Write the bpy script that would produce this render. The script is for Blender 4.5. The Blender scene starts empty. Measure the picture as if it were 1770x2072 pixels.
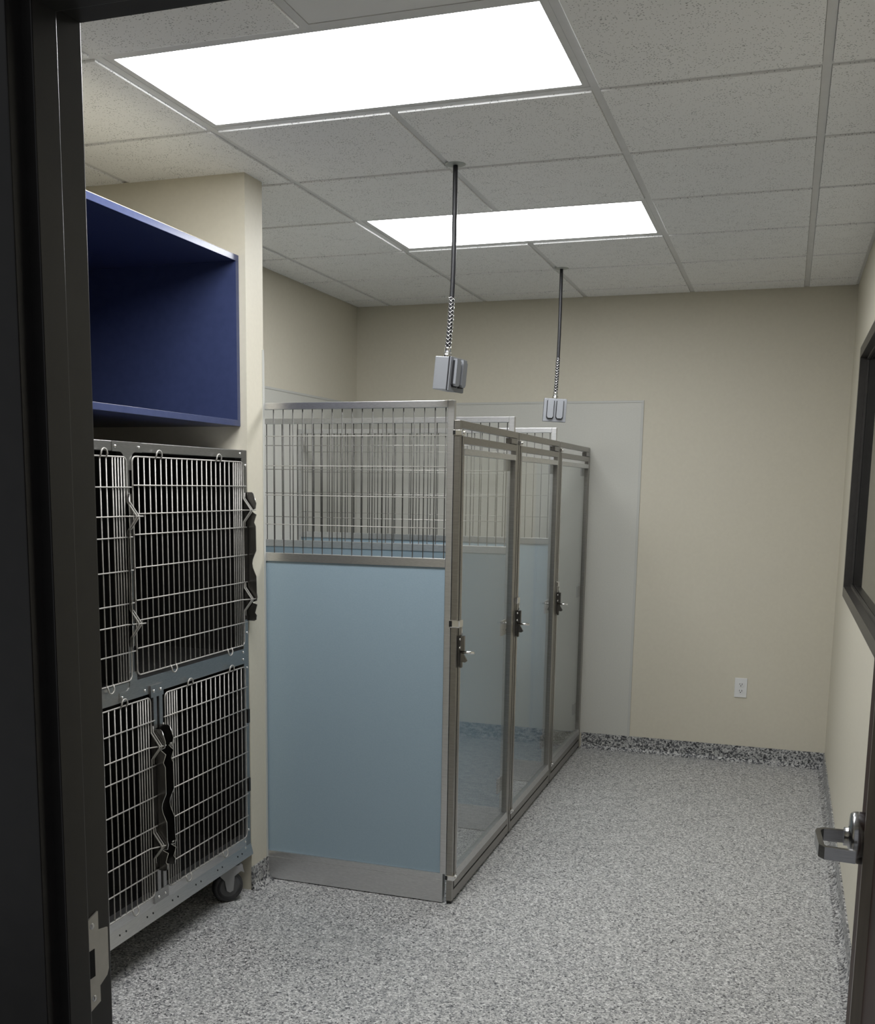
import bpy, bmesh, math, random
from mathutils import Vector, Matrix

# ------------------------------------------------------------------ camera / world / exposure
scene = bpy.context.scene
col = scene.collection
CAM = Vector((1.8008, -2.5788, 1.5980))
cam_d = bpy.data.cameras.new('camera')
cam = bpy.data.objects.new('camera', cam_d); col.objects.link(cam)
r = Vector((0.9445, 0.3283, 0.0126)); f = Vector((-0.3228, 0.9343, -0.1516))
f.normalize(); r = (r - f * r.dot(f)).normalized(); u = r.cross(f)
cam.matrix_world = Matrix(((r.x, u.x, -f.x, CAM.x), (r.y, u.y, -f.y, CAM.y), (r.z, u.z, -f.z, CAM.z), (0, 0, 0, 1)))
cam_d.sensor_fit = 'VERTICAL'; cam_d.sensor_height = 36.0
cam_d.lens = 2156.03 / 2072 * 36.0
cam_d.shift_x = (885 - 836.1) / 2072
cam_d.shift_y = (1313.3 - 1036) / 2072
cam_d.clip_start = 0.02
scene.camera = cam

world = bpy.data.worlds.new('world'); scene.world = world
world.use_nodes = True
world.node_tree.nodes['Background'].inputs[0].default_value = (0.95, 0.97, 1.0, 1)
world.node_tree.nodes['Background'].inputs[1].default_value = 0.13
vs = scene.view_settings
vs.view_transform = 'Standard'; vs.look = 'None'; vs.gamma = 1.0; vs.use_curve_mapping = False
vs.exposure = 1.23
PANEL_LIGHT = 8.0            # radiance of the two ceiling panels

# ------------------------------------------------------------------ room numbers (metres)
G = 0.61                     # ceiling grid
H = 2.706                    # ceiling height
XL, XR = -0.84, 2.095        # left / right wall faces
YB, YF = 3.892, -1.43        # back wall face / door wall room face
SX, SY0, SY1 = -0.115, 1.039, 1.175    # stub wall end and faces

# ------------------------------------------------------------------ materials
MATS = {}
def new_mat(name):
    m = bpy.data.materials.new(name); m.use_nodes = True
    MATS[name] = m
    nt = m.node_tree
    return m, nt, nt.nodes['Principled BSDF']
def node(nt, kind, **kw):
    n = nt.nodes.new(kind)
    for k, v in kw.items(): setattr(n, k, v)
    return n
def coords(nt, scale=(1, 1, 1)):
    tc = node(nt, 'ShaderNodeNewGeometry'); mp = node(nt, 'ShaderNodeMapping')
    nt.links.new(tc.outputs['Position'], mp.inputs['Vector']); mp.inputs['Scale'].default_value = scale
    return mp.outputs['Vector']
def ramp(nt, src, stops, interp='LINEAR'):
    cr = node(nt, 'ShaderNodeValToRGB'); cr.color_ramp.interpolation = interp
    e = cr.color_ramp.elements
    while len(e) < len(stops): e.new(0.5)
    for el, (p, c) in zip(e, stops):
        el.position = p; el.color = (*c, 1) if len(c) == 3 else c
    nt.links.new(src, cr.inputs[0]); return cr.outputs[0]
def bump(nt, bs, src, strength, dist=0.001):
    b = node(nt, 'ShaderNodeBump'); b.inputs['Strength'].default_value = strength; b.inputs['Distance'].default_value = dist
    nt.links.new(src, b.inputs['Height']); nt.links.new(b.outputs[0], bs.inputs['Normal'])
def plain(name, c, rough=0.5, metal=0.0, spec=0.5):
    m, nt, bs = new_mat(name)
    bs.inputs['Base Color'].default_value = (*c, 1); bs.inputs['Roughness'].default_value = rough
    bs.inputs['Metallic'].default_value = metal; bs.inputs['Specular IOR Level'].default_value = spec
    return m
def noisy(name, c1, c2, scale, rough=0.5, metal=0.0, bmp=0.0, vec=(1, 1, 1), detail=3, spec=0.5):
    m, nt, bs = new_mat(name)
    n = node(nt, 'ShaderNodeTexNoise'); n.inputs['Scale'].default_value = scale; n.inputs['Detail'].default_value = detail
    nt.links.new(coords(nt, vec), n.inputs['Vector'])
    nt.links.new(ramp(nt, n.outputs[0], [(0.3, c1), (0.7, c2)]), bs.inputs['Base Color'])
    bs.inputs['Roughness'].default_value = rough; bs.inputs['Metallic'].default_value = metal
    bs.inputs['Specular IOR Level'].default_value = spec
    if bmp: bump(nt, bs, n.outputs[0], bmp)
    return m
def flake(name, scale, dark, k=1.0):
    m, nt, bs = new_mat(name)
    v = node(nt, 'ShaderNodeTexVoronoi'); v.inputs['Scale'].default_value = scale
    nz = node(nt, 'ShaderNodeTexNoise'); nz.inputs['Scale'].default_value = scale * 0.8
    c = coords(nt); nt.links.new(c, nz.inputs['Vector'])
    mx = node(nt, 'ShaderNodeMixRGB'); mx.blend_type = 'LINEAR_LIGHT'; mx.inputs[0].default_value = 0.006
    nt.links.new(c, mx.inputs[1]); nt.links.new(nz.outputs['Color'], mx.inputs[2]); nt.links.new(mx.outputs[0], v.inputs['Vector'])
    sp = node(nt, 'ShaderNodeSeparateColor'); nt.links.new(v.outputs['Color'], sp.inputs[0])
    d = dark
    stops = [(0.0, (0.035, 0.036, 0.040)), (0.05 * d, (0.13, 0.132, 0.14)), (0.17 * d, (0.27, 0.27, 0.268)),
             (0.42, (0.41, 0.408, 0.40)), (0.68, (0.54, 0.537, 0.525)), (0.90, (0.70, 0.697, 0.68))]
    stops = [(p, tuple(q * k for q in c_)) for p, c_ in stops]
    nt.links.new(ramp(nt, sp.outputs[0], stops, 'CONSTANT'), bs.inputs['Base Color'])
    bs.inputs['Roughness'].default_value = 0.42
    bs.inputs['Specular IOR Level'].default_value = 0.4
    bump(nt, bs, sp.outputs[1], 0.25, 0.0008)
    return m
flake('floor_flake', 190, 1.0)
flake('cove_flake', 130, 2.42, 0.8)  # floor flake darkened in colour for the dimmer light on the upright cove
noisy('wall_paint', (0.595, 0.558, 0.462), (0.615, 0.578, 0.479), 60, 0.55, bmp=0.08, spec=0.3)
noisy('panel_frp', (0.535, 0.53, 0.485), (0.565, 0.56, 0.515), 160, 0.38, bmp=0.15)
plain('frp_trim', (0.50, 0.50, 0.47), 0.4)
noisy('grid_metal', (0.66, 0.66, 0.66), (0.70, 0.70, 0.70), 20, 0.45)
plain('plenum', (0.3, 0.3, 0.3), 0.9)
noisy('black_frame', (0.010, 0.0095, 0.0095), (0.014, 0.013, 0.0128), 30, 0.30, bmp=0.03, spec=0.4)
noisy('window_metal', (0.030, 0.027, 0.024), (0.040, 0.036, 0.032), 30, 0.35)
noisy('door_wood', (0.026, 0.012, 0.008), (0.044, 0.021, 0.013), 12, 0.5, vec=(8, 8, 0.6), detail=6, spec=0.18)
noisy('lit_door_bead', (0.10, 0.085, 0.07), (0.13, 0.11, 0.09), 12, 0.35, vec=(8, 8, 0.6))  # paler than the door wood: caught light put into the bead colour
noisy('navy', (0.038, 0.050, 0.118), (0.043, 0.056, 0.132), 40, 0.27)
noisy('blue_panel', (0.275, 0.367, 0.432), (0.295, 0.387, 0.452), 220, 0.42, bmp=0.18)
noisy('steel', (0.60, 0.60, 0.60), (0.70, 0.70, 0.70), 30, 0.36, 1.0, vec=(1, 1, 14), bmp=0.04)
noisy('steel_h', (0.60, 0.60, 0.605), (0.74, 0.74, 0.745), 22, 0.34, 1.0, vec=(3, 3, 30), bmp=0.03)
noisy('cage_steel', (0.36, 0.36, 0.355), (0.45, 0.445, 0.44), 22, 0.33, 1.0, vec=(3, 3, 30))
noisy('gate_steel', (0.30, 0.285, 0.262), (0.36, 0.345, 0.32), 30, 0.34, 1.0, vec=(1, 1, 14))
noisy('wire_steel', (0.40, 0.385, 0.36), (0.47, 0.455, 0.425), 60, 0.58, 0.6)
noisy('grille_wire', (0.10, 0.097, 0.09), (0.13, 0.126, 0.118), 60, 0.5, 0.5)
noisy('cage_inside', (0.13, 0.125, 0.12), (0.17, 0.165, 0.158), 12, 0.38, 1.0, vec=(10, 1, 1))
noisy('latch_steel', (0.17, 0.165, 0.155), (0.23, 0.22, 0.21), 18, 0.26, 1.0, vec=(8, 8, 1))
plain('chrome', (0.80, 0.79, 0.77), 0.12, 1.0)
noisy('brushed_nickel', (0.36, 0.36, 0.365), (0.46, 0.46, 0.465), 40, 0.22, 1.0, vec=(1, 1, 20))
plain('hole_black', (0.002, 0.002, 0.002), 0.8)
plain('black_plastic', (0.006, 0.006, 0.007), 0.4)
plain('rubber_dark', (0.035, 0.035, 0.037), 0.55)
plain('wheel_grey', (0.065, 0.065, 0.068), 0.4)
plain('caster_grey', (0.24, 0.24, 0.245), 0.4)
noisy('strike_steel', (0.58, 0.56, 0.49), (0.64, 0.61, 0.54), 60, 0.45, 0.25)
plain('box_grey', (0.27, 0.28, 0.295), 0.42, 0.3)
plain('cover_grey', (0.29, 0.30, 0.32), 0.36, 0.3)
plain('gasket', (0.01, 0.01, 0.012), 0.6)
plain('cord_black', (0.014, 0.014, 0.017), 0.42)
plain('white_plastic', (0.72, 0.72, 0.71), 0.35)
plain('disc_plate', (0.40, 0.42, 0.40), 0.35, 0.4)
plain('vent_white', (0.78, 0.78, 0.78), 0.5)
# ceiling tile: white mineral fibre with pinholes
m, nt, bs = new_mat('ceiling_tile')
c = coords(nt)
v = node(nt, 'ShaderNodeTexVoronoi'); v.inputs['Scale'].default_value = 135; nt.links.new(c, v.inputs['Vector'])
n = node(nt, 'ShaderNodeTexNoise'); n.inputs['Scale'].default_value = 22; nt.links.new(c, n.inputs['Vector'])
ad = node(nt, 'ShaderNodeMath'); ad.operation = 'MULTIPLY_ADD'; ad.inputs[1].default_value = -0.40; nt.links.new(n.outputs[0], ad.inputs[0])
nt.links.new(v.outputs['Distance'], ad.inputs[2])
hole = ramp(nt, ad.outputs[0], [(0.0, (0.42, 0.42, 0.42)), (0.05, (0.88, 0.88, 0.875))])
nt.links.new(hole, bs.inputs['Base Color']); bs.inputs['Roughness'].default_value = 0.9
n2 = node(nt, 'ShaderNodeTexNoise'); n2.inputs['Scale'].default_value = 320; nt.links.new(c, n2.inputs['Vector'])
bump(nt, bs, n2.outputs[0], 0.3)
# braided steel grip
m, nt, bs = new_mat('grip_mesh_steel')
bs.inputs['Base Color'].default_value = (0.75, 0.75, 0.74, 1); bs.inputs['Metallic'].default_value = 1; bs.inputs['Roughness'].default_value = 0.25
# light diffuser: gives off light
m, nt, bs = new_mat('light_diffuser')
em = node(nt, 'ShaderNodeEmission'); em.inputs[0].default_value = (0.97, 0.985, 1.0, 1); em.inputs[1].default_value = PANEL_LIGHT
nt.links.new(em.outputs[0], nt.nodes['Material Output'].inputs[0])
# clear glass: transparent with Fresnel reflection
def glass(name, tint, ior=1.5):
    m, nt, bs = new_mat(name)
    tr = node(nt, 'ShaderNodeBsdfTransparent'); tr.inputs[0].default_value = (*tint, 1)
    gl = node(nt, 'ShaderNodeBsdfGlossy'); gl.inputs['Roughness'].default_value = 0.02
    fr = node(nt, 'ShaderNodeFresnel'); ge = node(nt, 'ShaderNodeNewGeometry')
    # thin sheet: same Fresnel law on both faces (no internal total reflection)
    ma = node(nt, 'ShaderNodeMath'); ma.operation = 'MULTIPLY_ADD'; ma.inputs[1].default_value = 1 / ior - ior; ma.inputs[2].default_value = ior
    nt.links.new(ge.outputs['Backfacing'], ma.inputs[0]); nt.links.new(ma.outputs[0], fr.inputs[0])
    mx = node(nt, 'ShaderNodeMixShader')
    nt.links.new(fr.outputs[0], mx.inputs[0]); nt.links.new(tr.outputs[0], mx.inputs[1]); nt.links.new(gl.outputs[0], mx.inputs[2])
    nt.links.new(mx.outputs[0], nt.nodes['Material Output'].inputs[0])
glass('clear_glass', (0.96, 0.975, 0.97), 1.58)
glass('window_glass', (0.75, 0.78, 0.78))

# ------------------------------------------------------------------ mesh helpers
class MB:
    def __init__(s): s.bm = bmesh.new()
    def box(s, x0, x1, y0, y1, z0, z1, bev=0.0):
        vs_ = [s.bm.verts.new((x, y, z)) for x in (x0, x1) for y in (y0, y1) for z in (z0, z1)]
        fs = []
        for q in ((0, 1, 3, 2), (4, 6, 7, 5), (0, 4, 5, 1), (2, 3, 7, 6), (0, 2, 6, 4), (1, 5, 7, 3)):
            fs.append(s.bm.faces.new([vs_[i] for i in q]))
        if bev:
            ed = list({e for f_ in fs for e in f_.edges})
            bmesh.ops.bevel(s.bm, geom=ed, offset=bev, segments=2, profile=0.6, affect='EDGES')
        return s
    def tube(s, pts, rad, seg=8, closed=False, cap=True):
        pts = [Vector(p) for p in pts]; n = len(pts); rings = []; prev = None
        for i, p in enumerate(pts):
            a = pts[(i - 1) % n] if (closed or i) else pts[0]
            b = pts[(i + 1) % n] if (closed or i < n - 1) else pts[-1]
            t = (b - a).normalized()
            if prev is None:
                ref = Vector((0, 0, 1)) if abs(t.z) < 0.9 else Vector((1, 0, 0))
                nx = t.cross(ref).normalized()
            else:
                nx = (prev - t * prev.dot(t)).normalized()
            prev = nx; ny = t.cross(nx)
            d1 = (p - a).normalized() if (p - a).length > 1e-9 else t
            k = 1.0 / max(0.5, abs(d1.dot(t)))
            rr = rad[i] if isinstance(rad, (list, tuple)) else rad
            rings.append([s.bm.verts.new(p + (nx * math.cos(2 * math.pi * j / seg) + ny * math.sin(2 * math.pi * j / seg)) * rr * (k if k < 1.4 else 1.4)) for j in range(seg)])
        m_ = n if closed else n - 1
        for i in range(m_):
            A, B = rings[i], rings[(i + 1) % n]
            for j in range(seg):
                fc = s.bm.faces.new((A[j], A[(j + 1) % seg], B[(j + 1) % seg], B[j])); fc.smooth = True
        if cap and not closed:
            s.bm.faces.new(list(reversed(rings[0]))); s.bm.faces.new(rings[-1])
        return s
    def cyl(s, a, b, rad, seg=16): return s.tube([a, b], rad, seg)
    def prism(s, poly, axis, a0, a1):
        # poly: 2D points; axis 'x': (y,z), 'y': (x,z), 'z': (x,y)
        def P(q, a): return {'x': (a, q[0], q[1]), 'y': (q[0], a, q[1]), 'z': (q[0], q[1], a)}[axis]
        A = [s.bm.verts.new(P(q, a0)) for q in poly]; B = [s.bm.verts.new(P(q, a1)) for q in poly]
        n = len(poly)
        s.bm.faces.new(A); s.bm.faces.new(list(reversed(B)))
        for i in range(n): s.bm.faces.new((A[i], B[i], B[(i + 1) % n], A[(i + 1) % n]))
        return s
    def lathe(s, prof, c, axis, seg=28):
        # prof: (radius, along); revolve about axis through c
        ax = Vector(axis).normalized(); ref = Vector((0, 0, 1)) if abs(ax.z) < 0.9 else Vector((1, 0, 0))
        nx = ax.cross(ref).normalized(); ny = ax.cross(nx); c = Vector(c); rings = []
        for rr, t in prof:
            rings.append([s.bm.verts.new(c + ax * t + (nx * math.cos(2 * math.pi * j / seg) + ny * math.sin(2 * math.pi * j / seg)) * max(rr, 1e-5)) for j in range(seg)])
        for A, B in zip(rings, rings[1:]):
            for j in range(seg):
                fc = s.bm.faces.new((A[j], A[(j + 1) % seg], B[(j + 1) % seg], B[j])); fc.smooth = True
        s.bm.faces.new(list(reversed(rings[0]))); s.bm.faces.new(rings[-1])
        return s
    def xform(s, M): bmesh.ops.transform(s.bm, matrix=M, verts=s.bm.verts); return s
    def build(s, name, mat, parent=None, loc=(0, 0, 0)):
        bmesh.ops.recalc_face_normals(s.bm, faces=s.bm.faces)
        me = bpy.data.meshes.new(name); s.bm.to_mesh(me); s.bm.free()
        me.materials.append(MATS[mat])
        return place(name, me, parent, loc)
def place(name, me, parent=None, loc=(0, 0, 0), rot=None):
    o = bpy.data.objects.new(name, me); col.objects.link(o); o.location = loc
    if rot: o.rotation_euler = rot
    if parent: o.parent = parent
    return o
def tag(o, label=None, cat=None, group=None, kind=None):
    for k, v_ in (('label', label), ('category', cat), ('group', group), ('kind', kind)):
        if v_: o[k] = v_
    return o
def empty(name, loc, label=None, cat=None, group=None, rz=0.0):
    o = bpy.data.objects.new(name, None); col.objects.link(o); o.location = loc; o.rotation_euler = (0, 0, rz)
    o.empty_display_size = 0.1
    return tag(o, label, cat, group)
def bx(name, mat, parent, *d, bev=0.0): return MB().box(*d, bev=bev).build(name, mat, parent)

# ------------------------------------------------------------------ setting
fl = bx('floor', 'floor_flake', None, XL - 0.15, XR + 0.15, -3.6, YB + 0.15, -0.12, 0.0)
tag(fl, 'grey speckled epoxy flake floor', 'floor', kind='structure')
wb = bx('wall_back', 'wall_paint', None, XL - 0.15, XR + 0.15, YB, YB + 0.15, 0, H + 0.25)
tag(wb, 'beige painted wall behind the kennels with an outlet', 'wall', kind='structure')
wl = bx('wall_left', 'wall_paint', None, XL - 0.15, XL, YF, YB, 0, H + 0.25)
tag(wl, 'beige painted wall behind the cage and shelf', 'wall', kind='structure')
WY0, WY1, WZ0, WZ1 = 0.95, 3.0, 1.135, 2.225       # window hole
w = MB()
w.box(XR, XR + 0.15, YF, WY0, 0, H + 0.25); w.box(XR, XR + 0.15, WY1, YB, 0, H + 0.25)
w.box(XR, XR + 0.15, WY0, WY1, 0, WZ0); w.box(XR, XR + 0.15, WY0, WY1, WZ1, H + 0.25)
wr = tag(w.build('wall_right', 'wall_paint'), 'beige painted wall with a black framed window', 'wall', kind='structure')
DX0, DX1, DZ = 0.976, 1.985, 2.134                 # doorway clear of frame
w = MB()
w.box(XL - 0.15, DX0 - 0.03, YF - 0.115, YF, 0, H + 0.25); w.box(DX1 + 0.03, XR + 0.15, YF - 0.115, YF, 0, H + 0.25)
w.box(DX0 - 0.03, DX1 + 0.03, YF - 0.115, YF, DZ + 0.03, H + 0.25)
tag(w.build('wall_front', 'wall_paint'), 'wall holding the doorway into the kennel room', 'wall', kind='structure')
ws = bx('wall_divider', 'wall_paint', None, XL, SX, SY0, SY1, 0, H)
tag(ws, 'short beige stub wall between the cage alcove and the kennels', 'wall', kind='structure')

# wall protection panels behind kennels
p_ = bx('wall_panel', 'panel_frp', wb, XL, 0.965, YB - 0.004, YB + 0.001, 0.09, 2.10)
tag(p_, 'pale grey textured wall protection panel')
bx('panel_trim', 'frp_trim', wb, 0.960, 0.975, YB - 0.007, YB + 0.001, 0.09, 2.108)
bx('panel_trim', 'frp_trim', wb, XL, 0.960, YB - 0.007, YB + 0.001, 2.096, 2.108)
for y0, y1 in ((SY1 + 0.03, 2.42), (2.432, YB - 0.008)):
    bx('wall_panel', 'panel_frp', wl, XL - 0.001, XL + 0.004, y0, y1, 0.09, 2.10)
bx('panel_trim', 'frp_trim', wl, XL - 0.001, XL + 0.007, SY1, YB - 0.008, 2.096, 2.108)
bx('panel_trim', 'frp_trim', wl, XL - 0.001, XL + 0.007, 2.416, 2.436, 0.09, 2.096)
bx('wall_panel', 'panel_frp', ws, XL + 0.01, SX - 0.003, SY1 - 0.001, SY1 + 0.0025, 0.09, 2.10)
bx('panel_trim', 'frp_trim', ws, SX - 0.012, SX + 0.0025, SY1 - 0.010, SY1 + 0.0035, 0.09, 2.10)

# cove bases (flake runs up the wall with a curved foot)
def cove_profile(hh=0.095, th=0.006, R=0.028, n=7):
    pr = [(0.0, 0.0), (th + R, 0.0)]
    for i in range(1, n):
        a = math.pi / 2 * i / n
        pr.append((th + R - R * math.sin(a), R - R * math.cos(a)))
    pr += [(th, R), (th, hh), (0.0, hh)]
    return pr
def cove(name, mat, axis, a0, a1, fn):
    mb = MB(); mb.prism([fn(*q) for q in cove_profile()], axis, a0, a1)
    return tag(mb.build(name, mat), 'speckled flake cove base curving up the ' + name.split('_')[1] + ' wall', 'baseboard', kind='structure')
cove('baseboard_back', 'cove_flake', 'x', 0.68, XR, lambda d, z: (YB - d, z))
cove('baseboard_right', 'cove_flake', 'y', YF, YB, lambda d, z: (XR - d, z))
cove('baseboard_left', 'cove_flake', 'y', YF, SY0, lambda d, z: (XL + d, z))
cove('baseboard_divider', 'cove_flake', 'y', SY0 - 0.004, SY1 + 0.002, lambda d, z: (SX + d, z))

# ceiling: deck above, T-bars, drop-edge tiles
ce = bx('ceiling', 'plenum', None, XL - 0.15, XR + 0.15, YF, YB, H + 0.2, H + 0.25)
tag(ce, 'suspended ceiling of white tiles in a white metal grid', 'ceiling', kind='structure')
xs = [XL] + [i * G for i in range(-1, 4)] + [XR]
ys = [YF] + [j * G for j in range(-2, 7)] + [YB]
GZ = H + 0.004
for i in range(-1, 4):
    runs = [(YF, YB)] if i != 1 else [(YF, 0.012), (G - 0.012, 3 * G + 0.012), (4 * G - 0.012, YB)]      # the middle bar stops at the lights
    for ra, rb in runs:
        MB().box(i * G - 0.012, i * G + 0.012, ra, rb, GZ, GZ + 0.004).box(i * G - 0.002, i * G + 0.002, ra, rb, GZ + 0.004, GZ + 0.035).build('grid_bar', 'grid_metal', ce)
for j in range(-2, 7):
    for a, b in zip(xs, xs[1:]):
        bar = bx('grid_bar', 'grid_metal', ce, a + 0.012, b - 0.012, j * G - 0.012, j * G + 0.012, GZ + 0.0005, GZ + 0.004)
for (x0, x1, y0, y1) in ((XL, XL + 0.02, YF, YB), (XR - 0.02, XR, YF, YB)):
    bx('wall_angle', 'grid_metal', ce, x0, x1, y0, y1, GZ - 0.001, GZ + 0.003)
for (y0, y1) in ((YF, YF + 0.02), (YB - 0.02, YB)):
    bx('wall_angle', 'grid_metal', ce, XL + 0.02, XR - 0.02, y0, y1, GZ - 0.001, GZ + 0.003)
LIGHT_ROWS = (0, 3)
tile_mesh = {}
for ix, (a, b) in enumerate(zip(xs, xs[1:])):
    for iy, (c0, c1) in enumerate(zip(ys, ys[1:])):
        ii = round(a / G) if ix > 0 else -2; jj = round(c0 / G) if iy > 0 else -3
        if ii in (0, 1) and jj in LIGHT_ROWS: continue
        if ii == 1 and jj == -1: continue            # air diffuser
        ea = 0.013; key = (round(b - a, 3), round(c1 - c0, 3))
        if key not in tile_mesh:
            hx, hy = key[0] / 2 - ea, key[1] / 2 - ea
            mb = MB(); mb.box(-hx, hx, -hy, hy, -0.004, 0.02, bev=0.0025)
            bmesh.ops.recalc_face_normals(mb.bm, faces=mb.bm.faces)
            me = bpy.data.meshes.new('tile'); mb.bm.to_mesh(me); mb.bm.free(); me.materials.append(MATS['ceiling_tile'])
            tile_mesh[key] = me
        place('tile', tile_mesh[key], ce, ((a + b) / 2, (c0 + c1) / 2, H + 0.002))

# door frame around the doorway the camera looks through
tr = MB()
y1 = YF; y0 = YF - 0.130; sa, sb = YF - 0.060, YF - 0.104
def jamb(xf, s):     # xf: face towards the opening, s: +1 opening lies at +x
    mb = MB()
    mb.box(min(xf, xf - s * 0.085), max(xf, xf - s * 0.085), y0, y1 + 0.004, 0, DZ + 0.05, bev=0.0018)
    mb.box(min(xf - s * 0.005, xf + s * 0.014), max(xf - s * 0.005, xf + s * 0.014), sb, sa, 0, DZ + 0.01, bev=0.0015)
    return mb
fr = empty('trim_1', (0, 0, 0)); tag(fr, 'black metal door frame with stops around the doorway', 'door frame', kind='structure')
jl = jamb(DX0, 1).build('jamb', 'black_frame', fr)
jamb(DX1, -1).build('jamb', 'black_frame', fr)
hd = MB().box(DX0 - 0.05, DX1 + 0.05, y0, y1 + 0.004, DZ, DZ + 0.05, bev=0.0018)
hd.box(DX0 + 0.01, DX1 - 0.01, sb, sa, DZ - 0.014, DZ + 0.005, bev=0.0015).build('head', 'black_frame', fr)
# strike plate with curled lip, on the latch jamb
st = MB()
zc = 0.974
ya, yb_ = YF - 0.047, YF - 0.022
poly = [(ya, zc - 0.066), (yb_ - 0.002, zc - 0.060), (yb_ - 0.002, zc - 0.038), (yb_ + 0.014, zc - 0.030), (yb_ + 0.018, zc - 0.022), (yb_ + 0.018, zc + 0.036),
        (yb_ - 0.002, zc + 0.040), (yb_ - 0.002, zc + 0.066), (ya, zc + 0.060)]
st.prism(poly, 'x', DX0 - 0.0005, DX0 + 0.0022)
sp_ = tag(st.build('strike_plate', 'strike_steel', fr), 'dull steel strike plate on the door jamb')
bx('bolt_hole', 'hole_black', sp_, DX0, DX0 + 0.0026, ya + 0.002, ya + 0.013, zc - 0.020, zc + 0.018)
for dz in (-0.050, 0.050):
    MB().lathe([(0.0045, 0), (0.004, 0.0012), (0.001, 0.0015)], (DX0 + 0.0018, (ya + yb_) / 2 - 0.003, zc + dz), (1, 0, 0), 12).build('screw', 'steel', sp_)

# door leaf standing open into the room, seen along its face
door = empty('door_1', (1.966, YF + 0.002, 0)); tag(door, 'dark brown door standing open with a satin lever handle', 'door', kind='structure')
DT, DW, DH = 0.045, 0.908, 2.12
dl = MB(); ST = 0.125
dl.box(0, DT, DW - ST, DW, 0.012, DH, bev=0.0025); dl.box(0, DT, 0, ST, 0.012, DH, bev=0.0025)
dl.box(0.0005, DT - 0.0005, ST, DW - ST, 0.012, 0.25); dl.box(0.0005, DT - 0.0005, ST, DW - ST, DH - 0.15, DH)
dl.box(0.012, DT - 0.012, ST, DW - ST, 0.25, DH - 0.15)
leaf = dl.build('door_leaf', 'door_wood', door)
bd = MB()
bd.prism([(0.012, DW - ST - 0.03), (-0.004, DW - ST - 0.012), (-0.004, DW - ST), (0.012, DW - ST)], 'z', 0.25, DH - 0.15)
tag(bd.build('panel_bead', 'lit_door_bead', door), 'bead beside the door stile, coloured lighter for the light it catches')
LZ, LY = 0.992, DW - 0.085
rs = MB()
rs.lathe([(0.046, 0.0), (0.046, -0.019), (0.042, -0.024), (0.021, -0.0245), (0.0165, -0.028), (0.0165, -0.034)], (0, LY, LZ), (1, 0, 0), 36)
rs.build('lever_rose', 'brushed_nickel', door)
lv = MB()
# flat bar: out from the rose, along the door towards the hinge, back to the door
path = [(-0.026, LY), (-0.068, LY), (-0.076, LY - 0.008), (-0.078, LY - 0.020), (-0.074, LY - 0.095), (-0.068, LY - 0.105), (-0.020, LY - 0.110)]
def strip_poly(path, t):
    L, Rr = [], []
    for i, p in enumerate(path):
        a = Vector(path[max(i - 1, 0)]); b = Vector(path[min(i + 1, len(path) - 1)])
        d = (b - a).normalized(); nrm = Vector((-d.y, d.x)) * t / 2
        L.append(Vector(p) + nrm); Rr.append(Vector(p) - nrm)
    return L, Rr
L, Rr = strip_poly(path, 0.009)
for i in range(len(path) - 1):
    lv.prism([tuple(L[i]), tuple(L[i + 1]), tuple(Rr[i + 1]), tuple(Rr[i])], 'z', LZ - 0.011, LZ + 0.011)
bmesh.ops.remove_doubles(lv.bm, verts=lv.bm.verts, dist=1e-5)
lv.build('lever', 'brushed_nickel', door)
for z in (0.25, 1.05, 1.88):
    MB().cyl((0.022, -0.006, z - 0.055), (0.022, -0.006, z + 0.055), 0.007, 12).build('hinge', 'brushed_nickel', door)

# window in the right wall
win = empty('window_1', (XR, WY1, WZ0)); tag(win, 'black metal framed window in the right wall', 'window', kind='structure')
LY_ = -(WY1 - WY0); LZ_ = WZ1 - WZ0; fw = 0.048
def ringframe(mb, x0, x1, o, i_):
    # o: outward margin, i_: inward margin (from hole edge)
    mb.box(x0, x1, LY_ - o, o, -o, i_); mb.box(x0, x1, LY_ - o, o, LZ_ - i_, LZ_ + o)
    mb.box(x0, x1, -i_, o, i_, LZ_ - i_); mb.box(x0, x1, LY_ - o, LY_ + i_, i_, LZ_ - i_)
    return mb
ringframe(MB(), -0.010, 0.004, 0.046, 0.004).build('window_frame', 'window_metal', win)
ringframe(MB(), 0.004, 0.148, 0.0, 0.004).build('window_frame', 'window_metal', win)
ringframe(MB(), 0.020, 0.030, 0.0, 0.016).build('glazing_stop', 'window_metal', win)
ringframe(MB(), 0.038, 0.100, 0.0, 0.016).build('glazing_stop', 'window_metal', win)
bx('pane', 'window_glass', win, 0.031, 0.037, LY_ + 0.01, -0.01, 0.01, LZ_ - 0.01)

# ------------------------------------------------------------------ ceiling things
def ceiling_light(row, label):
    t = empty('ceiling_light', (G, (row + 0.5) * G, H + 0.03), label, 'light', 'panel lights in the ceiling')
    W2, D2, e = G - 0.013, G / 2 - 0.013, 0.020
    mb = MB(); z0, z1 = -0.025, 0.03
    mb.box(-W2, W2, -D2, -D2 + e, z0, z1); mb.box(-W2, W2, D2 - e, D2, z0, z1)
    mb.box(-W2, -W2 + e, -D2 + e, D2 - e, z0, z1); mb.box(W2 - e, W2, -D2 + e, D2 - e, z0, z1)
    mb.build('frame', 'grid_metal', t)
    bx('diffuser', 'light_diffuser', t, -W2 + e, W2 - e, -D2 + e, D2 - e, -0.0225, -0.019)
    bx('housing', 'grid_metal', t, -W2 + e, W2 - e, -D2 + e, D2 - e, 0.0, 0.03)
ceiling_light(0, 'bright rectangular LED ceiling panel in front of the hanging outlets, nearer the doorway')
ceiling_light(3, 'bright rectangular LED ceiling panel above the glass kennels, between the two hanging outlets')
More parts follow.
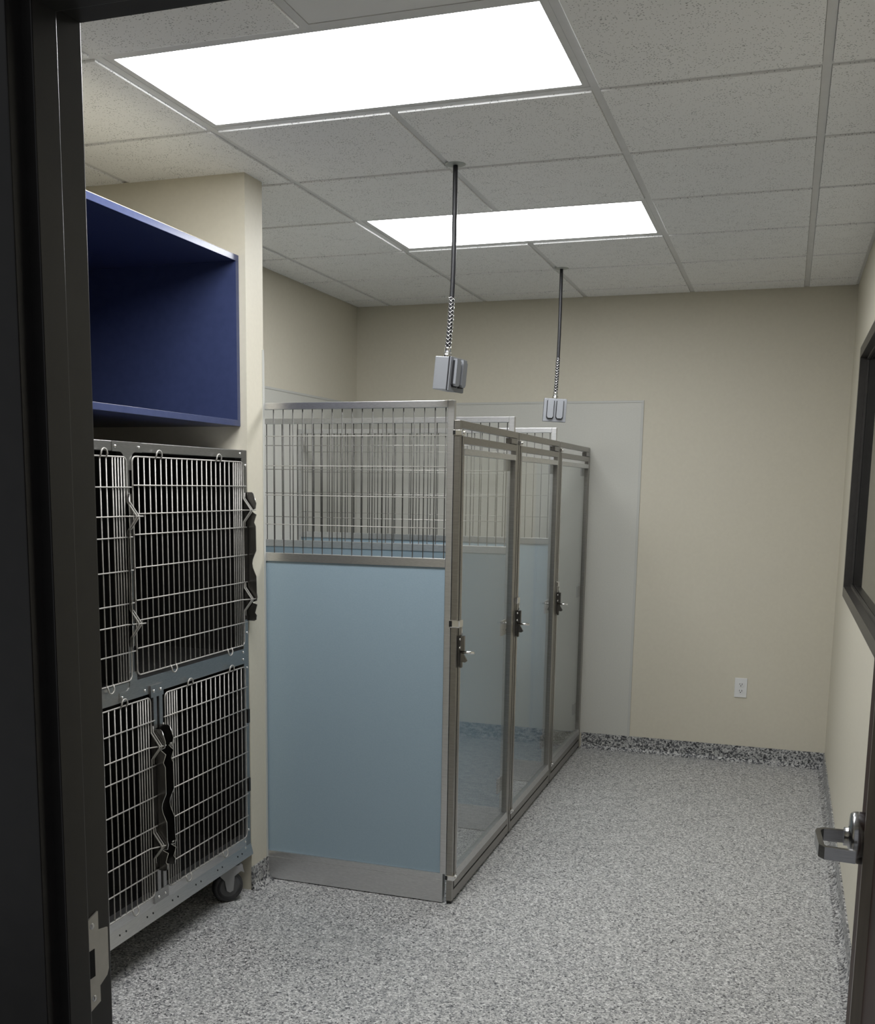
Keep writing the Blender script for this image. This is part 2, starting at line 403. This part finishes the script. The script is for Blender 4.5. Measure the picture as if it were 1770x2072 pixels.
vt = empty('ceiling_vent', (1.5 * G, -0.5 * G, H), 'white square louvred air diffuser set in the ceiling grid', 'vent')
mb = MB()
for k, hw in enumerate((0.292, 0.168, 0.118, 0.066)):
    z = 0.006 if k == 0 else -0.006; wd = 0.034 if k else 0.122
    dz = 0.022
    # sloping square ring
    q = [(hw, z), (hw - wd, z + dz * (1 if k else 0.15)), (hw - wd, z + dz + 0.004), (hw, z + 0.004)]
    for sgn in range(4):
        R_ = Matrix.Rotation(sgn * math.pi / 2, 4, 'Z')
        vv = []
        for (rr, zz) in q: vv.append([mb.bm.verts.new(R_ @ Vector((rr, -rr, zz))), mb.bm.verts.new(R_ @ Vector((rr, rr, zz)))])
        for a in range(4):
            A, B = vv[a], vv[(a + 1) % 4]
            mb.bm.faces.new((A[0], A[1], B[1], B[0]))
mb.box(-0.22, 0.22, -0.22, 0.22, 0.04, 0.045)
mb.build('louvre', 'vent_white', vt)

def pendant(loc, sway, normal_az, tilt, label):
    t = empty('pendant_outlet', loc, label, 'outlet', 'outlet boxes hung from the ceiling')
    MB().lathe([(0.036, 0), (0.036, -0.003), (0.030, -0.005), (0.012, -0.006)], (0, 0, 0.0), (0, 0, 1), 28).build('ceiling_plate', 'disc_plate', t)
    L1, L2 = 0.452, 0.622
    def at(z):       # cord line bends a little towards the box
        k = max(0.0, (z - 0.25) / (L2 - 0.25))
        return Vector((sway * k * k, 0, -z))
    cs = [at(z) for z in [0.0, 0.03, 0.12, 0.25, 0.33, 0.40, 0.452, 0.5, 0.55, 0.6, L2]]
    rad = [0.0085] * len(cs); rad[2] = 0.0078; rad[3] = 0.0072; rad[4] = 0.0078
    MB().tube(cs, 0.0086, 12).build('cord', 'cord_black', t)
    gm = MB()
    for k in range(4):
        for d in (1, -1):
            pts = []
            for i in range(34):
                s_ = i / 33; z = L1 - 0.005 + (L2 - L1) * s_
                a = d * s_ * 2 * math.pi * 3.2 + k * 2 * math.pi / 4
                rr = 0.0105
                pts.append(at(z) + Vector((rr * math.cos(a), rr * math.sin(a), 0)))
            gm.tube(pts, 0.0010, 4)
    gm.build('cord_grip_braid', 'grip_mesh_steel', t)
    # box hangs from the end of the grip, turned and slightly tipped
    base = at(L2)
    M = Matrix.Translation(base) @ Matrix.Rotation(tilt, 4, 'Y') @ Matrix.Rotation(normal_az, 4, 'Z') @ Matrix.Translation((0.032, 0, 0))
    def add(mb, name, mat, par=t): mb.xform(M); return mb.build(name, mat, par)
    con = MB(); con.lathe([(0.0115, 0.004), (0.0125, 0.0), (0.0125, -0.012), (0.010, -0.014), (0.0155, -0.016), (0.0155, -0.030), (0.014, -0.036)], (-0.032, 0, 0), (0, 0, 1), 12)
    add(con, 'cable_connector', 'chrome')
    z1_ = -0.034; z0_ = z1_ - 0.114
    add(MB().box(-0.048, 0.010, -0.057, 0.057, z0_, z1_, bev=0.003), 'box', 'box_grey')
    add(MB().box(0.0075, 0.0126, -0.0588, 0.0588, z0_ - 0.0018, z1_ + 0.0018), 'gasket', 'gasket')
    cv = add(MB().box(0.0125, 0.0165, -0.058, 0.058, z0_ - 0.001, z1_ + 0.001, bev=0.001), 'cover_plate', 'cover_grey')
    for s_ in (-1, 1):
        c_ = s_ * 0.024
        pl = [(c_ - 0.019, z0_ + 0.020), (c_ - 0.012, z0_ + 0.012), (c_ + 0.012, z0_ + 0.012), (c_ + 0.019, z0_ + 0.020), (c_ + 0.019, z1_ - 0.010), (c_ - 0.019, z1_ - 0.010)]
        add(MB().prism(pl, 'x', 0.0165, 0.023), 'lid_seal', 'gasket', cv)
        pl = [(c_ - 0.0155, z0_ + 0.024), (c_ - 0.010, z0_ + 0.016), (c_ + 0.010, z0_ + 0.016), (c_ + 0.0155, z0_ + 0.024), (c_ + 0.0155, z1_ - 0.012), (c_ - 0.0155, z1_ - 0.012)]
        lid = MB().prism(pl, 'x', 0.019, 0.033); lid.box(0.0165, 0.031, c_ - 0.014, c_ + 0.014, z1_ - 0.014, z1_ - 0.004)
        add(lid, 'flip_lid', 'cover_grey', cv)
    for z in (z0_ + 0.012, z1_ - 0.012):
        add(MB().lathe([(0.003, -0.0), (0.003, -0.003)], (-0.048, 0.035, z), (1, 0, 0), 8), 'screw', 'chrome')
pendant((0.640, 1.164, H), -0.016, math.radians(-11), math.radians(5), 'grey double outlet box on a black cord, turned sideways, above the blue kennel panel')
pendant((0.640, 3.022, H), -0.010, math.radians(-74), math.radians(3), 'grey double outlet box on a black cord facing the door, above the farther glass kennels')

# wall outlet
ot = empty('wall_outlet', (1.610, YB, 0.445), 'white duplex outlet with cover plate low on the beige wall', 'outlet')
MB().box(-0.035, 0.035, -0.0055, 0.001, -0.0575, 0.0575, bev=0.002).build('cover_plate', 'white_plastic', ot)
for dz in (0.0195, -0.0195):
    rc = MB(); pl = []
    for k in range(24):
        a = 2 * math.pi * k / 24; pl.append((0.0165 * math.cos(a), max(-0.0135, min(0.0135, 0.0165 * math.sin(a))) + dz))
    rc_o = rc.prism(pl, 'y', -0.0075, -0.005).build('receptacle', 'white_plastic', ot)
    sl = MB(); sl.box(-0.0078, -0.0054, -0.0079, -0.0074, dz - 0.002, dz + 0.008); sl.box(0.0050, 0.0078, -0.0079, -0.0074, dz - 0.003, dz + 0.008)
    sl.lathe([(0.0030, -0.0001), (0.0030, 0.0004)], (0, -0.0078, dz - 0.0075), (0, 1, 0), 10)
    sl.build('slot', 'hole_black', rc_o)
MB().lathe([(0.003, 0), (0.003, -0.0010)], (0, -0.0055, 0), (0, 1, 0), 10).build('screw', 'white_plastic', ot)

# ------------------------------------------------------------------ navy open shelf box above the cage
SF = -0.141; SA, SB = -0.26, 1.037; SZ0, SZ1 = 1.808, 2.418; T = 0.022
sh = empty('wall_shelf', (XL, SB, SZ0), 'navy blue open box shelf mounted above the steel cage', 'shelf')
dx, ly, lz = SF - XL, SA - SB, SZ1 - SZ0
bx('top_board', 'navy', sh, 0, dx, ly, 0, lz - T, lz, bev=0.001)
bx('bottom_board', 'navy', sh, 0, dx, ly, 0, 0, T, bev=0.001)
bx('side_board', 'navy', sh, 0, dx, -T, 0, T, lz - T, bev=0.001)
bx('side_board', 'navy', sh, 0, dx, ly, ly + T, T, lz - T, bev=0.001)
tag(bx('bounce_sheet', 'wall_paint', sh, 0, dx - 0.004, ly + 0.004, -0.004, lz, lz + 0.003), 'pale sheet added on the unseen shelf top to bounce light upwards')  # unseen pale sheet, added to throw light onto the ceiling above the shelf
bx('back_board', 'navy', sh, 0, 0.012, ly + T, -T, T, lz - T)

# ------------------------------------------------------------------ stainless cage bank
CX = -0.117; CY1 = 1.037; CY0 = -0.262; CB, CT = 0.152, 1.720; CBK = -0.800
cg = empty('animal_cage', (CX, CY1, 0), 'stainless steel bank of wire door animal cages on casters under the shelf', 'cage')
def Y(y): return y - CY1         # world y -> local
def X(x): return x - CX
# body
def cbox(name, mat, x0, x1, y0, y1, z0, z1, par=cg, bev=0.0): return bx(name, mat, par, X(x0), X(x1), Y(y0), Y(y1), z0, z1, bev=bev)
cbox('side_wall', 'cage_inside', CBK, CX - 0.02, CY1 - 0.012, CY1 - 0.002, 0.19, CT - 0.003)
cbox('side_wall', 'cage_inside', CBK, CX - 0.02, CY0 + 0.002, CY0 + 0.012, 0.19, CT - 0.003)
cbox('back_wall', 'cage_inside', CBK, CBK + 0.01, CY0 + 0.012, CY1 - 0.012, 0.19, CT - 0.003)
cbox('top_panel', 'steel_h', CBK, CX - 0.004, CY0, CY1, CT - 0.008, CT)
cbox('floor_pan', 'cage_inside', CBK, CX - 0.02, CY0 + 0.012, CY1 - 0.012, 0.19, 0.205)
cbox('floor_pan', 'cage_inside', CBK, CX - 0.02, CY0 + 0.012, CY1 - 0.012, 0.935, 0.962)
cbox('divider', 'cage_inside', CBK, CX - 0.02, 0.258, 0.268, 0.962, CT - 0.010)
for zf in (0.968, 0.211):
    MB().tube([(X(CBK + 0.015), Y(CY0 + 0.014), zf), (X(CBK + 0.015), Y(CY1 - 0.014), zf)], 0.0065, 6).build('floor_seam', 'frp_trim', cg)  # pale tube paints the light caught along the floor's back edge
# front frame strips
cbox('frame_strip', 'cage_steel', CX - 0.03, CX, CY0 + 0.03, CY1 - 0.03, 1.690, CT, bev=0.002)
cbox('frame_strip', 'cage_steel', CX - 0.03, CX, CY0 + 0.03, CY1 - 0.03, 0.918, 0.976, bev=0.002)
cbox('frame_post', 'cage_steel', CX - 0.03, CX + 0.0005, 0.999, CY1, 0.19, CT + 0.001, bev=0.003)
cbox('frame_post', 'cage_steel', CX - 0.03, CX + 0.0005, CY0, CY0 + 0.038, 0.19, CT + 0.001, bev=0.003)
cbox('frame_post', 'cage_steel', CX - 0.03, CX - 0.002, 0.252, 0.276, 0.976, 1.690)
cbox('frame_post', 'latch_steel', CX - 0.030, CX - 0.0015, 0.360, 0.424, 0.235, 0.918)
# folded bottom rail with punched holes
rl = MB(); rl.prism([(X(CX - 0.03), 0.235), (X(CX), 0.235), (X(CX), 0.197), (X(CX + 0.011), 0.152), (X(CX - 0.03), 0.152)], 'y', Y(CY0), Y(CY1))
rail = rl.build('bottom_rail', 'steel', cg)
yy = 0.955
while yy > CY0 + 0.05:
    for d in (0, 0.035):
        MB().lathe([(0.0035, 0.0), (0.0035, 0.0015)], (X(CX + 0.0042), Y(yy - d), 0.177), (1, 0, 0.24), 8).build('rail_hole', 'hole_black', rail)
    yy -= 0.155
# corner and splice plates with rounded inner corners, screws
def tee_plate(yc, zt, up):
    hw, tw, hh, st_ = 0.078, 0.020, 0.030, 0.085
    s_ = -1 if up else 1
    pts = [(-hw, 0), (hw, 0), (hw, s_ * hh)]
    for k in range(6):
        a = math.pi / 2 * k / 5; R_ = 0.022
        pts.append((tw + R_ - R_ * math.sin(a), s_ * (hh + R_ - R_ * math.cos(a))))
    pts += [(tw, s_ * st_), (-tw, s_ * st_)]
    for k in range(6):
        a = math.pi / 2 * (5 - k) / 5; R_ = 0.022
        pts.append((-tw - R_ + R_ * math.sin(a), s_ * (hh + R_ - R_ * math.cos(a))))
    pts.append((-hw, s_ * hh))
    pl = MB().prism([(Y(yc + a), zt + b) for a, b in pts], 'x', X(CX - 0.001), X(CX + 0.0022)).build('splice_plate', 'cage_steel', cg)
    return pl
pl = tee_plate(0.264, CT - 0.001, True)
def screw(y, z, par=cg, x=CX): MB().lathe([(0.0055, 0.0), (0.0050, 0.0025), (0.002, 0.004)], (X(x), Y(y), z), (1, 0, 0), 10).build('screw', 'chrome', par)
for y in (0.20, 0.325): screw(y, CT - 0.016, pl, CX + 0.002)
pl2 = tee_plate(0.264, 0.920, False)
for y in (0.20, 0.325): screw(y, 0.934, pl2, CX + 0.002)
for y, z in ((0.985, 1.706), (1.024, 1.664), (1.024, 1.035), (0.992, 0.964), (0.992, 0.936), (1.022, 0.900), (1.020, 0.255), (0.992, 0.215), (0.992, 0.190)): screw(y, z)

WR = 0.0022
DXF = CX + 0.006                  # door wire plane
wire_mesh = {}
def vwire(z0, z1):
    k = (round(z0, 4), round(z1, 4))
    if k not in wire_mesh:
        mb = MB().tube([(0, 0, z0), (0, 0, z1)], WR, 6); me = bpy.data.meshes.new('upright_wire'); mb.bm.to_mesh(me); mb.bm.free()
        me.materials.append(MATS['wire_steel']); wire_mesh[k] = me
    return wire_mesh[k]
def cage_door(ya, yb, z0, z1, hz, latch, label):
    """ya..yb in world; latch = +1 when the latch side is at yb, -1 when at ya"""
    R_ = 0.018; nseg = 5; loop = []
    for cy, cz, a0 in ((yb - R_, z1 - R_, 0), (ya + R_, z1 - R_, 90), (ya + R_, z0 + R_, 180), (yb - R_, z0 + R_, 270)):
        for k in range(nseg + 1):
            a = math.radians(a0 + 90 * k / nseg)
            loop.append((cy + R_ * math.cos(a), cz + R_ * math.sin(a)))
    yl = yb if latch > 0 else ya; s_ = latch
    # kinks on the latch stile where the catch grips
    pts = []
    zk = (hz[1], hz[5])
    def kink(order):
        out = []
        for z in order:
            up = order[0] > order[1]
            for dz, dx_ in ((0.044, 0), (0.004, 0.030), (-0.004, 0.030), (-0.044, 0)):
                out.append((dx_, z + (dz if up else -dz)))
        return out
    full = []
    for i, (y, z) in enumerate(loop):
        full.append((X(DXF), Y(y), z))
        if latch > 0 and i == len(loop) - 1:      # going up the yb side
            full += [(X(DXF + a), Y(yb), b) for a, b in kink((zk[1], zk[0]))]
        if latch < 0 and i == 2 * (nseg + 1) - 1:  # going down the ya side
            full += [(X(DXF + a), Y(ya), b) for a, b in kink((zk[0], zk[1]))]
    d = MB().tube(full, WR * 1.15, 8, closed=True).build('door', 'wire_steel', cg)
    if label: d['label'] = label
    # uprights: wide pitch, then five close ones on the latch side
    hs = ya if latch > 0 else yb
    dense = [yl - s_ * 0.0145 * k for k in range(1, 6)]
    span = abs(dense[-1] - hs); n = max(2, round(span / 0.0318))
    ups = [hs + (dense[-1] - hs) * k / n for k in range(1, n)] + dense
    for y in ups:
        place('upright_wire', vwire(z0, z1), d, (X(DXF), Y(y), 0))
    # second kinked wire beside the latch stile
    y2 = yl + s_ * 0.012
    zs = [(0, zk[0] + 0.062)] + kink(zk)[:4] + [(0, zk[0] - 0.062)]
    for zc_ in zk:
        MB().tube([(X(DXF + a), Y(y2), zc_ + b) for a, b in ((0, 0.064), (0, 0.044), (0.030, 0.004), (0.030, -0.004), (0, -0.044), (0, -0.064))], WR * 1.1, 6).build('catch_wire', 'wire_steel', d)
    for i, z in enumerate(hz):
        e0, e1 = ya - 0.004, yb + 0.004
        if i in (1, 5):
            pts_ = [(X(DXF + 0.005), Y(hs - s_ * 0.004), z), (X(DXF + 0.006), Y(yl - s_ * 0.03), z), (X(DXF + 0.034), Y(yl + s_ * 0.016), z), (X(DXF + 0.036), Y(yl + s_ * 0.030), z)]
        else:
            ext = 0.016 if i in (0, 2, 3, 4, 6) else 0.004
            pts_ = [(X(DXF + 0.005), Y(hs - s_ * 0.004), z), (X(DXF + 0.005), Y(yl + s_ * ext), z)]
        MB().tube(pts_, WR * 1.05, 6).build('cross_wire', 'wire_steel', d)
    # U loops over the frame, top and bottom
    for q, zz, sg in ((0.20, z1, 1), (0.72, z1, 1), (0.29, z0, -1), (0.82, z0, -1)):
        y = hs + (yl - hs) * q
        k = min(range(len(ups) - 6), key=lambda t_: abs(ups[t_] - y)); a, b = ups[k], ups[k + 1]
        pts_ = [(X(DXF + 0.001), Y(a), zz - sg * 0.004)]
        for t_ in range(7):
            an = math.pi * t_ / 6
            pts_.append((X(DXF + 0.006), Y((a + b) / 2 + (a - b) / 2 * math.cos(an)), zz + sg * (0.008 + 0.015 * math.sin(an))))
        pts_.append((X(DXF + 0.001), Y(b), zz - sg * 0.004))
        MB().tube(pts_, WR * 1.15, 6).build('hook_loop', 'wire_steel', d)
    return d, hs
HU = [1.588, 1.500, 1.436, 1.333, 1.231, 1.167, 1.079]
HL = [0.829, 0.746, 0.678, 0.574, 0.472, 0.407, 0.320]
doors = [cage_door(0.281, 0.994, 0.992, 1.676, HU, 1, 'large wire door of the upper cage beside the stub wall'),
         cage_door(CY0 + 0.040, 0.250, 0.982, 1.673, [z - 0.006 for z in HU], 1, 'wire door of the narrower upper cage'),
         cage_door(0.434, 0.996, 0.234, 0.908, HL, -1, 'wire door of the lower cage beside the caster'),
         cage_door(CY0 + 0.040, 0.348, 0.234, 0.908, HL, 1, 'wire door of the lower cage beside the centre latch')]
for (d, hs), zz in zip(doors, (HU, HU, HL, HL)):
    sg = 1 if hs > 0.5 else -1
    for z in (0.5 * (zz[1] + zz[2]), 0.5 * (zz[4] + zz[5])):
        bx('hinge_clip', 'black_plastic', d, X(CX), X(CX + 0.010), Y(hs - 0.006 + sg * 0.018), Y(hs + 0.006 + sg * 0.022), z - 0.027, z + 0.027, bev=0.002)

def latch(y, zt, zb, label=None, mat='latch_steel', swing=0.0):
    """tall catch plate standing out from the cage front; a notch at each catch wire, finger cut-out in the middle"""
    h = zt - zb
    prof = [(0.004, 0.0), (0.030, 0.0), (0.036, 0.010), (0.048, 0.085), (0.045, 0.125), (0.030, 0.140), (0.030, 0.147), (0.048, 0.172), (0.038, 0.232), (0.045, 0.262), (0.046, 0.44)]
    for k in range(7):
        a = math.pi * k / 6
        prof.append((0.046 - 0.017 * math.sin(a) ** 1.2, 0.45 + 0.20 * k / 6))
    prof += [(0.046, 0.66), (0.047, 0.78), (0.050, 0.81), (0.047, 0.84), (0.030, 0.850), (0.030, 0.857), (0.049, 0.870), (0.039, 0.936), (0.046, 0.955), (0.044, 0.990), (0.036, 1.0), (0.004, 1.0)]
    mb = MB().prism([(X(CX + a), zt - b * h) for a, b in prof], 'y', Y(y - 0.001), Y(y + 0.001))
    SW = Matrix.Translation((X(CX), Y(y), 0)) @ Matrix.Rotation(swing, 4, 'Z') @ Matrix.Translation((-X(CX), -Y(y), 0))
    mb.xform(SW)
    mb.box(X(CX + 0.001), X(CX + 0.004), Y(y - 0.016), Y(y + 0.016), zb + 0.004, zt - 0.004)
    o = mb.build('latch_handle', mat, cg)
    if label: o['label'] = label
    # bent rim wire on the handle's outer edge
    MB().tube([(X(CX + a), Y(y), zt - b * h) for a, b in prof[2:-2]], 0.0012, 5).xform(SW).build('latch_rim', 'chrome', o)
    return o
latch(1.018, 1.566, 1.083, 'tall steel latch handle on the upper cage edge')
latch(0.272, 1.566, 1.083, swing=math.radians(-58))
latch(0.366, 0.800, 0.318)
latch(0.414, 0.806, 0.325)
# slotted latch bracket above and below the lower pair of handles
for z0, z1, zs0, zs1 in ((0.80, 0.940, 0.80, 0.905), (0.218, 0.330, 0.25, 0.33)):
    up = z0 > 0.5
    br = MB()
    br.box(X(CX), X(CX + 0.006), Y(0.366), Y(0.386), z0, z1); br.box(X(CX), X(CX + 0.006), Y(0.400), Y(0.420), z0, z1)
    if up: br.box(X(CX), X(CX + 0.007), Y(0.352), Y(0.426), 0.905, 0.945)
    else: br.box(X(CX), X(CX + 0.007), Y(0.345), Y(0.430), 0.205, 0.245)
    b_ = br.build('latch_bracket', 'cage_steel', cg)
    for y in (0.368, 0.408): screw(y, 0.926 if up else 0.222, b_, CX + 0.007)

def caster(lx, ly_, az):
    pr_ = MB(); ax = Vector((math.cos(az), math.sin(az), 0)); c = Vector((lx, ly_, 0.0605)); rw = 0.0600
    tire = MB().lathe([(rw * 0.80, -0.018), (rw * 0.93, -0.017), (rw, -0.009), (rw, 0.009), (rw * 0.93, 0.017), (rw * 0.80, 0.018)], c, ax, 32)
    o = tire.build('caster', 'rubber_dark', cg); o['label'] = 'grey swivel caster with dark rubber wheel'
    MB().lathe([(rw * 0.78, -0.0185), (rw * 0.80, -0.0195), (rw * 0.30, -0.017), (rw * 0.30, 0.017), (rw * 0.80, 0.0195), (rw * 0.78, 0.0185)], c, ax, 32).build('wheel_hub', 'wheel_grey', o)
    # yoke: two arms, swept crown, swivel head
    tan = Vector((-ax.y, ax.x, 0)); yk = MB()
    for s_ in (-1, 1):
        arm = [(-0.014, -0.012), (0.0, -0.018), (0.013, -0.010), (0.020, 0.030), (0.058, 0.075), (0.056, 0.084), (-0.052, 0.084), (-0.060, 0.052), (-0.046, 0.060), (-0.020, 0.044)]
        A = [yk.bm.verts.new(c + tan * -a + Vector((0, 0, b)) + ax * s_ * 0.021) for a, b in arm]
        B = [yk.bm.verts.new(c + tan * -a + Vector((0, 0, b)) + ax * s_ * 0.026) for a, b in arm]
        yk.bm.faces.new(A); yk.bm.faces.new(list(reversed(B)))
        for i in range(len(arm)): yk.bm.faces.new((A[i], B[i], B[(i + 1) % len(arm)], A[(i + 1) % len(arm)]))
    cr = [(-0.054, 0.066), (0.050, 0.066), (0.056, 0.084), (-0.054, 0.084)]
    A = [yk.bm.verts.new(c + tan * -a + Vector((0, 0, b)) - ax * 0.025) for a, b in cr]; B = [yk.bm.verts.new(c + tan * -a + Vector((0, 0, b)) + ax * 0.025) for a, b in cr]
    yk.bm.faces.new(A); yk.bm.faces.new(list(reversed(B)))
    for i in range(4): yk.bm.faces.new((A[i], B[i], B[(i + 1) % 4], A[(i + 1) % 4]))
    hc = c - tan * 0.030
    yk.lathe([(0.024, 0.080), (0.026, 0.088), (0.022, 0.092), (0.022, 0.096)], (hc.x, hc.y, 0.0605), (0, 0, 1), 20)
    yk.build('yoke', 'caster_grey', o)
for lx, ly_ in ((X(-0.150), Y(0.905)), (X(-0.150), Y(CY0 + 0.12)), (X(-0.72), Y(0.905)), (X(-0.72), Y(CY0 + 0.12))):
    caster(lx, ly_, math.radians(-40))

# ------------------------------------------------------------------ kennels
KX = 0.648; KL = KX - (XL + 0.006); KW = 0.899
PT = 1.904                      # side panel top
def kennel(y0, W, label):
    t = empty('kennel', (KX, y0, 0), label, 'kennel', 'glass fronted kennels in a row')
    def kb(name, mat, *d, par=t, bev=0.0): return bx(name, mat, par, *d, bev=bev)
    th = 0.026; xr, xl = -0.0015, -KL
    # side panel
    tag(kb('side_panel', 'blue_panel', xl + 0.02, xr - 0.02, 0.006, th - 0.006, 0.11, 1.312), 'blue textured lower side panel')
    kb('top_rail', 'steel_h', xl, xr - 0.0245, 0.0, th, 1.879, PT, bev=0.0015)
    kb('middle_rail', 'steel_h', xl + 0.024, xr - 0.0245, 0.0, th, 1.300, 1.332, bev=0.0015)
    kb('base_rail', 'steel_h', xl + 0.024, xr - 0.012, -0.002, th + 0.002, 0.004, 0.120, bev=0.0012)
    rb = MB().box(xl + 0.024, xr - 0.0115, -0.0045, -0.001, 0.046, 0.096).box(xl + 0.024, xr - 0.0115, th + 0.001, th + 0.0045, 0.046, 0.096)
    rb.build('base_strip', 'steel_h', t)
    kb('side_post', 'steel', xr - 0.0245, xr, 0.0, th, 0.118, PT, bev=0.0015)
    kb('side_post', 'steel', xl, xl + 0.024, 0.0, th, 0.004, 1.880, bev=0.0015)
    # wire grille of the upper part
    vm = MB().tube([(0, 0, 1.330), (0, 0, 1.881)], 0.0021, 6); me = bpy.data.meshes.new('upright_wire'); vm.bm.to_mesh(me); vm.bm.free(); me.materials.append(MATS['grille_wire'])
    x = 0.612 - KX
    while x > xl + 0.03:
        place('upright_wire', me, t, (x, th / 2, 0)); x -= 0.0408
    hm = MB().tube([(xl + 0.02, 0, 0), (xr - 0.022, 0, 0)], 0.0018, 6); me2 = bpy.data.meshes.new('cross_wire'); hm.bm.to_mesh(me2); hm.bm.free(); me2.materials.append(MATS['wire_steel'])
    for z in (1.779, 1.667, 1.555, 1.443): place('cross_wire', me2, t, (0, th / 2 - 0.0045, z))
    # fixed front frame
    F0, F1 = 0.0, 0.022
    g = 'gate_steel'
    kb('front_post', g, F0, F1, 0.002, 0.026, 0.012, 1.834, bev=0.0012)
    kb('front_post', g, F0, F1, W - 0.026, W - 0.002, 0.012, 1.834, bev=0.0012)
    kb('front_head', g, F0, F1, 0.026, W - 0.026, 1.807, 1.834, bev=0.0012)
    kb('front_sill', g, F0, F1, 0.026, W - 0.026, 0.012, 0.050, bev=0.0012)
    for yy_ in (0.014, W - 0.014): kb('foot', 'black_plastic', F0 + 0.002, F1 - 0.002, yy_ - 0.010, yy_ + 0.010, 0.0, 0.013)
    # gate with glass
    a, b = 0.031, W - 0.031
    gt = MB()
    gt.box(F0 + 0.001, F1 + 0.002, a, a + 0.022, 0.060, 1.779, bev=0.0012); gt.box(F0 + 0.001, F1 + 0.002, b - 0.022, b, 0.060, 1.779, bev=0.0012)
    gt.box(F0 + 0.001, F1 + 0.002, a + 0.022, b - 0.022, 1.752, 1.779, bev=0.0012); gt.box(F0 + 0.001, F1 + 0.002, a + 0.022, b - 0.022, 0.060, 0.094, bev=0.0012)
    gate = gt.build('gate', g, t)
    ga, gb = a + 0.020, b - 0.020
    ch = MB()
    ch.box(F0 + 0.002, F1 + 0.004, ga, gb, 1.712, 1.735, bev=0.001); ch.prism([(F0 + 0.002, 0.094), (F1 + 0.006, 0.094), (F1 + 0.002, 0.124), (F0 + 0.002, 0.124)], 'y', ga, gb)
    MB().box(F0 + 0.002, F1 + 0.003, gb - 0.012, gb, 0.124, 1.712, bev=0.001).build('glass_channel', 'gate_steel', gate)
    ch.box(F0 + 0.002, F1 + 0.002, ga, ga + 0.008, 0.124, 1.712, bev=0.001)
    ch.build('glass_channel', 'steel', gate)
    bx('glass_pane', 'clear_glass', gate, F0 + 0.008, F0 + 0.014, ga + 0.004, gb - 0.004, 0.110, 1.726)
    for z in (1.70, 0.98, 0.26):
        bx('hinge', 'caster_grey', gate, F0 - 0.008, F0 + 0.001, gb - 0.080, gb - 0.004, z - 0.034, z + 0.034, bev=0.002)
    bx('hinge_block', 'latch_steel', gate, F0 + 0.002, F1 + 0.006, b - 0.120, b - 0.010, 1.781, 1.804, bev=0.001)
    # stop clips at the corner post, top and bottom
    for z in (1.790, 0.106):
        cl = MB(); cl.box(F0 - 0.004, F1 + 0.010, -0.003, 0.034, z - 0.010, z + 0.010, bev=0.0025); cl.cyl((F1 + 0.010, 0.022, z), (F1 + 0.014, 0.022, z), 0.006, 10)
        co = cl.build('stop_clip', 'chrome', t)
        bx('clip_end', 'black_plastic', co, F0 - 0.003, F0 + 0.006, -0.0045, -0.002, z - 0.008, z + 0.008)
    # slide latch
    lt = MB(); lz_ = 1.016
    lt.box(F1 + 0.002, F1 + 0.022, 0.030, 0.046, lz_ - 0.028, lz_ + 0.028); lt.box(F1 + 0.001, F1 + 0.006, 0.024, 0.060, lz_ - 0.085, lz_ + 0.028)
    lt.prism([(F1 + 0.006, lz_ - 0.036), (F1 + 0.018, lz_ - 0.038), (F1 + 0.034, lz_ - 0.066), (F1 + 0.026, lz_ - 0.072), (F1 + 0.006, lz_ - 0.070)], 'y', 0.034, 0.044)
    lt.box(F1 + 0.004, F1 + 0.014, 0.032, 0.046, lz_ - 0.092, lz_ - 0.070)
    lo = lt.build('latch', 'latch_steel', t)
    MB().cyl((F1 + 0.006, 0.040, lz_ - 0.034), (F1 + 0.060, 0.040, lz_ - 0.034), 0.0052, 12).build('latch_pin', 'chrome', lo)
    MB().cyl((F1 + 0.010, 0.038, lz_ + 0.024), (F1 + 0.010, 0.038, lz_ + 0.075), 0.0032, 8).build('latch_rod', 'chrome', lo)
    kp = MB(); kp.box(F0 - 0.006, F1 + 0.014, -0.004, 0.044, lz_ + 0.062, lz_ + 0.090, bev=0.004)
    ko = kp.build('latch_keeper', 'chrome', lo)
    for dz in (0.016, -0.016):
        MB().lathe([(0.0055, 0), (0.004, 0.004), (0.001, 0.005)], (F1 + 0.006, 0.027, lz_ + dz), (1, -0.3, 0), 10).build('screw', 'chrome', lo)
    e_ = bx('keeper_end', 'black_plastic', t, F0 - 0.005, F0 + 0.006, -0.0055, -0.003, lz_ + 0.066, lz_ + 0.088)
    return t
kennel(1.1785, KW, 'kennel with a fully exposed blue side panel, standing against the stub wall')
kennel(1.1785 + 0.906, KW, 'middle kennel with glass gate between two neighbouring kennels')
kennel(1.1785 + 1.812, YB - 0.008 - (1.1785 + 1.812), 'kennel with glass gate in the corner against the back wall')
